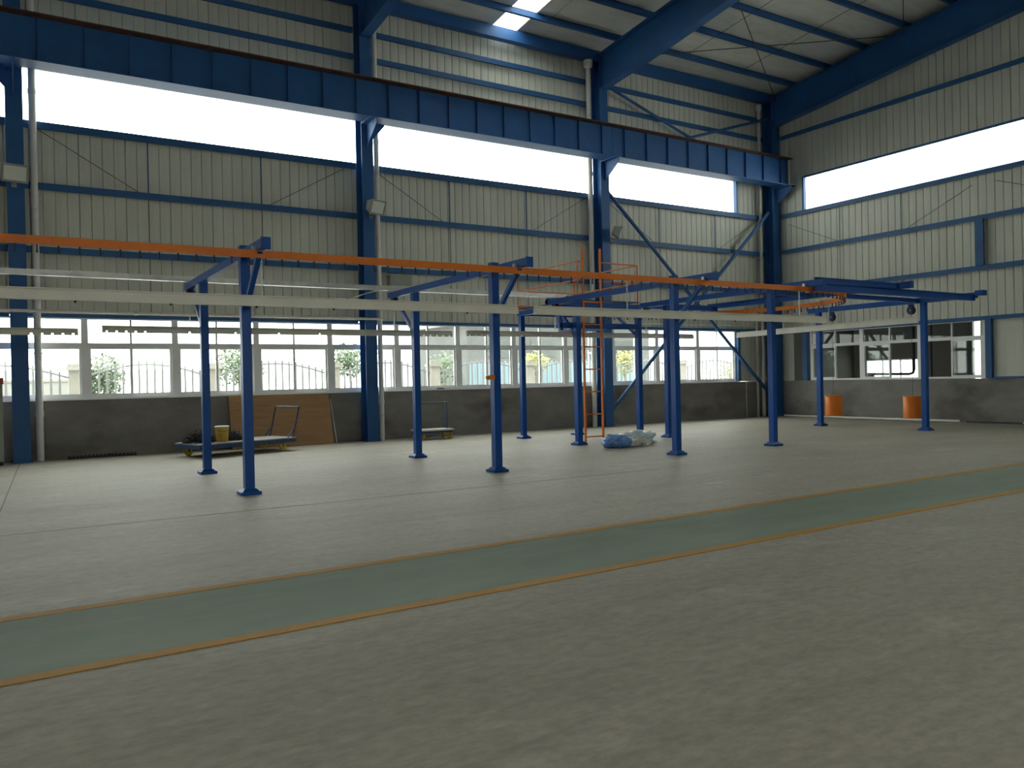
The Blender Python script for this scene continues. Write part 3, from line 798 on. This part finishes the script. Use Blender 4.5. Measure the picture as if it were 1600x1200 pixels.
# ------------------------------------------------------------------ drive platform and ladder
PX0, PX1, PY0, PY1, PZ = 11.66, 13.55, 15.62, 18.3, 3.42
pl = root('drive_platform', ((PX0+PX1)/2, (PY0+PY1)/2, 0), 'blue drive platform with orange guard rails behind the ladder', 'platform')
for (x, y) in ((13.55, 15.62), (11.74, 18.27), (13.55, 18.27)): post(pl, x, y, PZ-0.0, 0.125)
part(pl, 'deck_beam', MB().box(PX0, PX1, PY0-0.05, PY0+0.05, 3.30, 3.42), M['blue_post'])
part(pl, 'deck_beam', MB().box(PX0, PX1, PY1-0.05, PY1+0.05, 3.30, 3.42), M['blue_post'])
part(pl, 'deck_beam', MB().box(PX0-0.05, PX0+0.05, PY0+0.05, PY1-0.05, 3.30, 3.42), M['blue_post'])
part(pl, 'deck_beam', MB().box(PX1-0.05, PX1+0.05, PY0+0.05, PY1-0.05, 3.30, 3.42), M['blue_post'])
part(pl, 'deck_plate', MB().box(PX0-0.02, PX1+0.02, PY0-0.03, PY1+0.03, 3.47, 3.495), M['trolley_blue'])
part(pl, 'toe_board', MB().box(PX0, 12.22, PY1+0.03, PY1+0.045, 3.47, 3.58), M['orange'])
part(pl, 'drop_frame', MB().box(11.10, PX1-0.06, 15.58, 15.70, 2.80, 2.93).box(11.08, 11.16, 15.58, 15.70, 2.80, 3.30), M['blue_post'])
part(pl, 'drop_frame', MB().box(12.9, 13.02, 15.7, 18.2, 2.82, 2.93).box(12.9, 13.0, 18.1, 18.2, 2.93, 3.30), M['blue_post'])
part(pl, 'deck_brace', MB().bar((13.55, 15.75, 2.7), (13.55, 16.6, 3.3), 0.06, 0.06), M['blue_post'])
rt = 0.017
def rail(p, q, nm='guard_rail'): part(pl, nm, MB().tube([p, q], rt, 8), M['orange_rail'], True)
for (x, y) in ((PX0, PY0), (PX1, PY0), (PX0, PY1), (PX1, PY1)):
    rail((x, y, 3.42), (x, y, 4.42), 'rail_post')
for z in (3.965, 4.42):
    rail((PX0, PY0, z), (PX0, PY1, z)); rail((PX1, PY0, z), (PX1, PY1, z))
    rail((12.31, PY0, z), (PX1, PY0, z)); rail((PX0, PY0, z), (11.76, PY0, z))
rail((PX0, PY1, 3.965), (PX1, PY1, 3.965))
# drive motor on the deck
dm = root('drive_motor', (12.15, 17.0, 3.495), 'dark gear motor on the drive platform', 'motor')
part(dm, 'gearbox', MB().box(12.0, 12.3, 16.85, 17.15, 3.495, 3.72), M['black'])
part(dm, 'motor', MB().lathe([(0.10, 0.0), (0.11, 0.02), (0.11, 0.3), (0.09, 0.34)], (12.15, 17.15, 3.62), 16, 'y'), M['trolley_blue'], True)
part(dm, 'fan_cover', MB().lathe([(0.115, 0.34), (0.115, 0.42), (0.08, 0.45)], (12.15, 17.15, 3.62), 16, 'y'), M['black'], True)
ld = root('ladder', (12.03, 15.52, 0), 'tall orange steel ladder up to the drive platform', 'ladder')
for x in (11.765, 12.305):
    part(ld, 'ladder_rail', MB().box(x-0.022, x+0.022, 15.53, 15.575, 0.0, 4.75), M['orange_rail'])
for i in range(8):
    z = 0.17 + 0.545*i
    if z < 3.6: part(ld, 'rung', MB().tube([(11.787, 15.552, z), (12.283, 15.552, z)], 0.016, 8), M['orange_rail'], True)
# push-button on the second front post
sw = root('emergency_switch', (7.05, 11.98, 1.6), 'small orange switch box clipped on a blue post', 'switch')
part(sw, 'box', MB().box(6.99, 7.092, 11.92, 12.05, 1.60, 1.68), M['orange'])
part(sw, 'button', MB().tube([(6.99, 11.985, 1.64), (6.955, 11.985, 1.64)], 0.03, 12), M['card'], True)

# ------------------------------------------------------------------ long trolley with bucket and chain heaps
ang = math.radians(18); ca, sa = math.cos(ang), math.sin(ang)
TC = Vector((3.5, 18.6, 0))
def tp(u, v, z): return (TC.x + ca*u - sa*v, TC.y + sa*u + ca*v, z)
def tbox(u0, u1, v0, v1, z0, z1, mb=None):
    mb = mb or MB()
    return mb.quadbox([tp(u0,v0,z0),tp(u1,v0,z0),tp(u1,v1,z0),tp(u0,v1,z0),tp(u0,v0,z1),tp(u1,v0,z1),tp(u1,v1,z1),tp(u0,v1,z1)])
t = root('platform_trolley', tp(1.25, 0.55, 0), 'long flat trolley with a blue push handle, loaded with a bucket', 'trolley')
part(t, 'deck', tbox(0, 2.5, 0, 1.1, 0.285, 0.31), M['greydeck'])
part(t, 'deck_frame', tbox(0, 2.5, 0, 0.05, 0.20, 0.285).quadbox(tbox(0,2.5,1.05,1.1,0.20,0.285).v).quadbox(tbox(0,0.05,0.05,1.05,0.20,0.285).v).quadbox(tbox(2.45,2.5,0.05,1.05,0.20,0.285).v), M['trolley_blue'])
part(t, 'handle', MB().tube([tp(2.44, 0.06, 0.29), tp(2.62, 0.05, 1.04), tp(2.62, 1.03, 1.04), tp(2.44, 1.04, 0.29)], 0.02, 8), M['trolley_blue'], True)
for v in (0.06, 1.04):
    part(t, 'handle_stay', MB().bar(tp(2.30, v, 0.31), tp(2.455, v, 0.5), 0.02, 0.02), M['trolley_blue'])
def wheel(par, c, ax, r_=0.09, w=0.045):
    c = Vector(c); ax = Vector(ax).normalized()
    k = part(par, 'wheel', MB().tube([c-ax*w/2, c-ax*w*0.3, c+ax*w*0.3, c+ax*w/2], [r_*0.85, r_, r_, r_*0.85], 18), M['yellow'], True)
    part(k, 'fork', MB().bar(c+ax*(w*0.7), c+ax*(w*0.7)+Vector((0,0,r_+0.03)), 0.03, 0.01).bar(c-ax*(w*0.7), c-ax*(w*0.7)+Vector((0,0,r_+0.03)), 0.03, 0.01), M['rod'])
for u in (0.25, 2.2):
    for v in (0.14, 0.96): wheel(t, tp(u, v, 0.09), (-sa, ca, 0))
bc = tp(0.78, 0.42, 0)
b = root('bucket', (bc[0], bc[1], 0.31), 'yellow paint bucket standing on the long trolley', 'bucket')
part(b, 'body', MB().lathe([(0.125, 0.31), (0.13, 0.315), (0.15, 0.65), (0.14, 0.65), (0.12, 0.36)], (bc[0], bc[1], 0), 24), M['bucket'], True)
part(b, 'rim', MB().lathe([(0.15, 0.635), (0.16, 0.64), (0.16, 0.665), (0.145, 0.668)], (bc[0], bc[1], 0), 24), M['whiterim'], True)
part(b, 'bail', MB().tube([(bc[0]+0.155*math.cos(q), bc[1]-0.03-0.12*math.sin(q), 0.60-0.05*math.sin(q)) for q in [math.pi*i/10 for i in range(11)]], 0.005, 6), M['rod'], True)
def heap(c, rx, ry, h, n, label):
    mb = MB(); rnd = random.Random(n)
    for i in range(n):
        a = rnd.uniform(0, 6.28); q = math.sqrt(rnd.random()); x = c[0]+rx*q*math.cos(a); y = c[1]+ry*q*math.sin(a)
        z = c[2]+0.02+h*(1-q*q)*rnd.random()
        u = Vector((rnd.uniform(-1,1), rnd.uniform(-1,1), rnd.uniform(-0.6,0.6))).normalized()
        o = u.orthogonal().normalized(); R_ = rnd.uniform(0.02, 0.045)
        loop = []
        for k in range(7):
            tt = 2*math.pi*k/6
            p_ = Vector((x,y,z)) + u*(R_*1.5*math.cos(tt)) + o*(R_*math.sin(tt)); p_.z = max(p_.z, c[2]+0.006); loop.append(p_)
        mb.tube(loop, 0.006, 4, False)
    o = root('chain_heap', c, label, 'chain')
    part(o, 'links', mb, M['black'], kind='stuff')
heap((tp(0.30, 0.55, 0)[0], tp(0.30, 0.55, 0)[1], 0.312), 0.33, 0.27, 0.27, 330, 'tangled black chain heap left of the bucket on the trolley')
heap((tp(1.14, 0.55, 0)[0], tp(1.14, 0.55, 0)[1], 0.312), 0.22, 0.22, 0.19, 190, 'smaller heap of black chain right of the bucket')

# plywood sheet leaning on the plinth
pw = root('plywood_sheet', (5.95, 20.6, 0), 'large plywood sheet leaning against the plinth under the windows', 'plywood')
part(pw, 'panel', MB().quadbox([(4.62,20.50,0.0),(7.22,20.50,0.0),(7.22,20.52,0.0),(4.62,20.52,0.0),(4.64,20.89,1.33),(7.22,20.89,1.33),(7.22,20.91,1.33),(4.64,20.91,1.33)]), M['ply'])
lath = root('wood_lath', (7.28, 20.6, 0), 'thin pale lath leaning at the right edge of the plywood', 'lath')
part(lath, 'stick', MB().bar((7.30, 20.52, 0.013), (7.27, 20.88, 1.18), 0.03, 0.02, up=(1,0,0)), M['whiterim'])

# small trolley
s = root('hand_trolley', (9.9, 19.95, 0), 'small hand trolley with yellow wheels behind a blue post', 'trolley')
part(s, 'deck', MB().box(9.36, 10.40, 19.75, 20.35, 0.235, 0.275), M['whiterim'])
part(s, 'deck_frame', MB().box(9.38, 10.38, 19.77, 20.33, 0.185, 0.235), M['trolley_blue'])
part(s, 'handle', MB().tube([(9.42, 20.05, 0.2), (9.42, 20.05, 1.0), (10.33, 20.05, 1.0), (10.33, 20.05, 0.2)], 0.02, 8), M['trolley_blue'], True)
part(s, 'lower_bar', MB().box(9.55, 10.25, 20.26, 20.30, 0.03, 0.09), M['greydeck'])
for x in (9.47, 10.30):
    for y in (19.83, 20.26): wheel(s, (x, y, 0.085), (0.3, 1, 0), 0.085)

# plastic bags and card next to the ladder
def blob(c, r_, seed, nz=0.25, sub=4):
    bm = bmesh.new(); bmesh.ops.create_icosphere(bm, subdivisions=sub, radius=1.0)
    mb = MB()
    for v in bm.verts:
        p = v.co.copy(); q = p*2.2 + Vector((seed, 0, 0))
        k = 1 + nz*noise.noise(q) + nz*0.45*noise.noise(q*2.8) + nz*0.2*abs(noise.noise(q*6))
        p = Vector((p.x*r_[0]*k, p.y*r_[1]*k, p.z*r_[2]*k))
        mb.v.append((c[0]+p.x, c[1]+p.y, max(0.004+0.004*noise.noise(q*5), c[2]+p.z)))
    mb.f = [tuple(v.index for v in f.verts) for f in bm.faces]; bm.free(); return mb
single('plastic_bag', blob((11.72, 14.32, 0.12), (0.37, 0.30, 0.18), 2.9, 0.17), M['bluebag'], 'crumpled blue plastic bag on the floor by the ladder', 'plastic bag', (11.72, 14.32, 0), smooth=True)
single('plastic_film', blob((12.85, 14.85, 0.08), (0.44, 0.28, 0.20), 5.7, 0.45), M['film'], 'heap of clear plastic film right of the blue bag', 'plastic film', (12.85, 14.85, 0), smooth=True)
single('plastic_film', blob((12.42, 14.36, 0.05), (0.28, 0.17, 0.11), 9.1, 0.4), M['whiterim'], 'crumpled whitish wrapping between the blue bag and clear film', 'wrapping', (12.42, 14.36, 0), smooth=True)
cb = root('card_box', (13.0, 15.75, 0), 'flattened orange-brown cardboard behind the blue plastic bag', 'cardboard')
part(cb, 'board', MB().quadbox([(12.74,15.45,0.0),(13.34,15.55,0.0),(13.29,15.95,0.0),(12.69,15.85,0.0),(12.74,15.45,0.17),(13.34,15.55,0.14),(13.29,15.95,0.13),(12.69,15.85,0.18)]), M['card'])
part(cb, 'flap', MB().quadbox([(12.69,15.85,0.165),(13.29,15.95,0.115),(13.25,16.18,0.0),(12.67,16.10,0.0),(12.69,15.85,0.18),(13.29,15.95,0.13),(13.25,16.19,0.015),(12.67,16.11,0.015)]), M['card'])

# pipes lying along the end wall
for i, (ya, yb, xo, r_, m_, lb) in enumerate(((20.2, 16.9, 24.62, 0.035, 'pvc', 'white pipe lying along the end wall nearest the corner'), (17.6, 13.6, 24.5, 0.04, 'pvc', 'white pipe lying on the floor below the side-room windows'), (16.4, 14.6, 24.72, 0.03, 'rod', 'dark pipe lying against the end wall plinth'), (13.5, 10.2, 24.74, 0.025, 'rod', 'thin dark bar lying along the end wall at the right'))):
    o = root('floor_pipe', (xo, (ya+yb)/2, 0), lb, 'pipe')
    part(o, 'pipe', MB().tube([(xo, ya, r_), (xo+0.06, yb, r_)], r_, 10), M[m_], True)
    part(o, 'coupling', MB().tube([(xo+0.03, (ya+yb)/2-0.05, r_), (xo+0.03, (ya+yb)/2+0.05, r_)], r_*1.0+0.004, 10), M['galv'], True)
# dark coil of bars on the floor at the left plinth
o = root('sprocket_strip', (1.8, 20.8, 0), 'dark toothed strip lying on the floor along the plinth', 'strip')
part(o, 'bar', MB().box(1.07, 2.5, 20.80, 20.84, 0.0, 0.04), M['black'])
for i in range(18): part(o, 'tooth', MB().box(1.09+0.08*i, 1.13+0.08*i, 20.79, 20.85, 0.04, 0.07), M['black'])
# small things on the sill
o = root('sill_clutter', (10.75, 20.94, W0), 'small dark tool left on the window sill', 'tool')
part(o, 'handle', MB().tube([(10.5, 20.945, W0+0.018), (10.72, 20.94, W0+0.018)], 0.017, 8), M['black'], True)
part(o, 'head', MB().box(10.72, 10.92, 20.92, 20.96, W0, W0+0.04), M['whiterim'])
# control cabinet at the picture edge
o = root('control_cabinet', (-0.5, 20.3, 0), 'grey-green control cabinet with a red top at the left picture edge', 'cabinet')
part(o, 'body', MB().box(-0.95, -0.14, 20.1, 20.42, 0.08, 1.72), M['grey_box'])
part(o, 'top', MB().box(-0.97, -0.12, 20.08, 20.43, 1.72, 1.86), M['redtop'])
part(o, 'door', MB().box(-0.92, -0.17, 20.085, 20.1, 0.16, 1.66), M['grey_box'])
part(o, 'handle', MB().box(-0.24, -0.21, 20.06, 20.085, 0.85, 1.0), M['black'])
part(o, 'plinth', MB().box(-0.93, -0.16, 20.12, 20.4, 0.0, 0.08), M['black'])

# ------------------------------------------------------------------ side room seen through the end-wall windows
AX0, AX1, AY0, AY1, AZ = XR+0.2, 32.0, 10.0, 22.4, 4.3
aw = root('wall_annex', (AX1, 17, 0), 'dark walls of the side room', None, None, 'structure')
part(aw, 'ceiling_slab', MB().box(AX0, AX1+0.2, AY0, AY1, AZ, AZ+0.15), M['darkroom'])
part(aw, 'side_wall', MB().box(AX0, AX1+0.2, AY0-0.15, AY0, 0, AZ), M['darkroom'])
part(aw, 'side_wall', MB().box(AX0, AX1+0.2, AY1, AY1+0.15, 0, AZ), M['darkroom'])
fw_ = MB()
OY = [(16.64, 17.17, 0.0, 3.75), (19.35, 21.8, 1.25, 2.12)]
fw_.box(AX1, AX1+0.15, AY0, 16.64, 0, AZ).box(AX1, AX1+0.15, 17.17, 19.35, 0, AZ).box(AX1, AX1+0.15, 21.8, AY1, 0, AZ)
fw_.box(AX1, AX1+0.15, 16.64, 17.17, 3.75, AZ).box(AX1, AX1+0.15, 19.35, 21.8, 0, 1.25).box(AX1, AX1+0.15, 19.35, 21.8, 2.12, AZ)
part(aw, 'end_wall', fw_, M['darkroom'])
r = window_root((AX1, 20.57, 1.25), 'small bright window at the back of the side room')
f = MB()
for yy in (19.35, 20.15, 20.97, 21.74): f.box(AX1-0.03, AX1+0.03, yy, yy+0.06, 1.25, 2.12)
f.box(AX1-0.03, AX1+0.03, 19.35, 21.8, 1.25, 1.30).box(AX1-0.03, AX1+0.03, 19.35, 21.8, 2.07, 2.12)
part(r, 'frame', f, M['alu'])
for yy in (19.41, 20.21, 21.03): part(r, 'pane', MB().box(AX1, AX1+0.006, yy, yy+0.74, 1.3, 2.07), M['glass'])
o = root('process_pipe', (27.4, 16.9, 0), 'dark bent pipe inside the side room behind the open sash', 'pipe')
part(o, 'pipe', MB().tube([(27.4, 18.6, 1.52), (27.4, 16.95, 1.50), (27.4, 16.82, 1.54), (27.4, 16.78, 1.66), (27.4, 16.78, AZ)], 0.05, 10), M['black'], True)
part(o, 'pipe', MB().tube([(27.6, 16.25, 0), (27.6, 16.25, AZ)], 0.035, 10), M['black'], True)
part(o, 'support', MB().box(27.3, 27.5, 18.4, 18.6, 0, 1.47), M['black'])

# ------------------------------------------------------------------ outside: yard, fence, trees, far buildings
yard = struct('ground_yard', MB().box(-60, 110, YW+0.2, 120, -0.35, -0.15), M['outground'], label='pale hazy yard outside')
FY = 30.0
px_ = [-2.5 + 4.35*k for k in range(0, 5)]
PIL = [-2.55, 1.82, 6.15, 10.6, 14.9, 19.6, 24.2, 28.8, 33.4]
ordn = ['first', 'second', 'third', 'fourth', 'fifth', 'sixth', 'seventh', 'eighth', 'ninth']
for k, xx in enumerate(PIL):
    o = root('fence_pillar', (xx, FY, -0.15), 'pale yard fence pillar, %s from the left' % ordn[k], 'pillar', 'yard fence pillars')
    part(o, 'shaft', MB().box(xx-0.2, xx+0.2, FY-0.2, FY+0.2, -0.15, 2.2), M['pillar'])
    part(o, 'cap', MB().box(xx-0.28, xx+0.28, FY-0.28, FY+0.28, 2.2, 2.3).box(xx-0.23, xx+0.23, FY-0.23, FY+0.23, 2.3, 2.4), M['pillar'])
bar_me = MB().box(-0.032, 0.032, -0.02, 0.02, 0, 1.0).mesh('bar', M['fencebar'])
for k in range(len(PIL)-1):
    a, b = PIL[k]+0.2, PIL[k+1]-0.2
    o = root('fence_panel', ((a+b)/2, FY, 0), 'arched iron fence panel between the %s and %s pillars' % (ordn[k], ordn[k+1]), 'fence', 'yard fence panels')
    hgt = lambda t: 1.95 + 0.42*math.sin(math.pi*t)
    part(o, 'top_rail', MB().tube([(a+(b-a)*i/16, FY, hgt(i/16)) for i in range(17)], 0.035, 6), M['fencebar'], True)
    part(o, 'bottom_rail', MB().box(a, b, FY-0.02, FY+0.02, 0.45, 0.49), M['fencebar'])
    part(o, 'kerb', MB().box(a, b, FY-0.1, FY+0.1, -0.15, 0.4), M['pillar'])
    for i in range(1, 16):
        t = i/16; h = inst(o, 'bar', bar_me, (a+(b-a)*t, FY, 0.4)); h.scale = (1, 1, hgt(t)+0.12-0.4)
def tree(x, y, z, rx, rz, mat, seed, label, n=1300):
    rnd = random.Random(seed); o = root('tree', (x, y, -0.15), label, 'tree', 'hazy trees beyond the fence')
    part(o, 'trunk', MB().tube([(x, y, -0.15), (x+0.05, y, z*0.6), (x, y, z)], [0.09, 0.07, 0.03], 8), M['bark'], True)
    mb = MB()
    for i in range(n):
        u = Vector((rnd.gauss(0,1), rnd.gauss(0,1), rnd.gauss(0,1))).normalized(); q = rnd.random()**0.45
        lump = 1 + 0.35*noise.noise(u*2.2 + Vector((seed, 0, 0)))
        c = Vector((x+u.x*rx*q*lump, y+u.y*rx*q*lump, z+u.z*rz*q*lump))
        a = Vector((rnd.uniform(-1,1), rnd.uniform(-1,1), rnd.uniform(-1,1))).normalized(); b = a.orthogonal().normalized()
        s_ = rnd.uniform(0.05, 0.10); k = len(mb.v)
        mb.v += [tuple(c-a*s_), tuple(c+b*s_*0.6), tuple(c+a*s_), tuple(c-b*s_*0.6)]; mb.f.append((k, k+1, k+2, k+3))
    part(o, 'crown', mb, mat, kind='stuff')
tree(2.85, 32, 1.9, 0.65, 0.95, M['leafA'], 3, 'hazy green bush by the second fence pillar')
tree(7.5, 32, 2.35, 0.95, 0.85, M['leafA'], 4, 'hazy round green tree behind the two left posts')
tree(12.0, 32, 2.5, 0.8, 0.7, M['leafA'], 5, 'hazy green tree left of the plywood column')
tree(16.4, 32, 2.15, 0.85, 0.75, M['leafA'], 6, 'sparse hazy tree above the small trolley', 700)
tree(21.6, 32.5, 2.35, 0.7, 0.6, M['leafB'], 8, 'yellow-green tree left of the ladder', 800)
tree(27.2, 32.5, 2.35, 0.7, 0.7, M['leafB'], 9, 'yellow-green tree right of the ladder column', 800)
tree(35.5, 33, 1.9, 0.8, 0.8, M['leafB'], 10, 'yellowish tree at the window end near the corner', 600)
# pale blue sheet fence
o = root('sheet_fence', (26, 37, 0), 'pale blue corrugated sheet fence with pointed tops beyond the yard', 'fence')
pick = MB().extrude([(0.0, -0.15), (0.30, -0.15), (0.30, 2.45), (0.15, 2.6), (0.0, 2.45)], lambda u, v, t: (u, t, v), 0, 0.04).mesh('sheet', M['farsheet'])
for i in range(34): inst(o, 'sheet', pick, (20.5+0.34*i, 37, 0))
# grey building and low pale wall
o = root('grey_building', (34, 52, 0), 'large grey building far behind the ladder', 'building')
part(o, 'wall', MB().box(27.5, 44.5, 50, 58, -0.15, 5.6), M['fargrey'])
part(o, 'roof', MB().box(27.0, 45.0, 49.5, 58.5, 5.6, 5.9), M['farwall'])
for i in range(4):
    w_ = part(o, 'window', MB().box(29+3.9*i, 31.2+3.9*i, 49.95, 50.0, 3.2, 4.6), M['darkroom'])
    part(w_, 'pane', MB().box(29.1+3.9*i, 31.1+3.9*i, 49.93, 49.95, 3.3, 4.5), M['glass'])
o = root('yard_wall', (1, 40, 0), 'low pale wall beyond the fence at the left', 'wall')
part(o, 'wall', MB().box(-6, 3.2, 40, 40.3, -0.15, 1.9), M['farwall'])
part(o, 'coping', MB().box(-6, 3.2, 39.95, 40.35, 1.9, 2.0), M['pillar'])
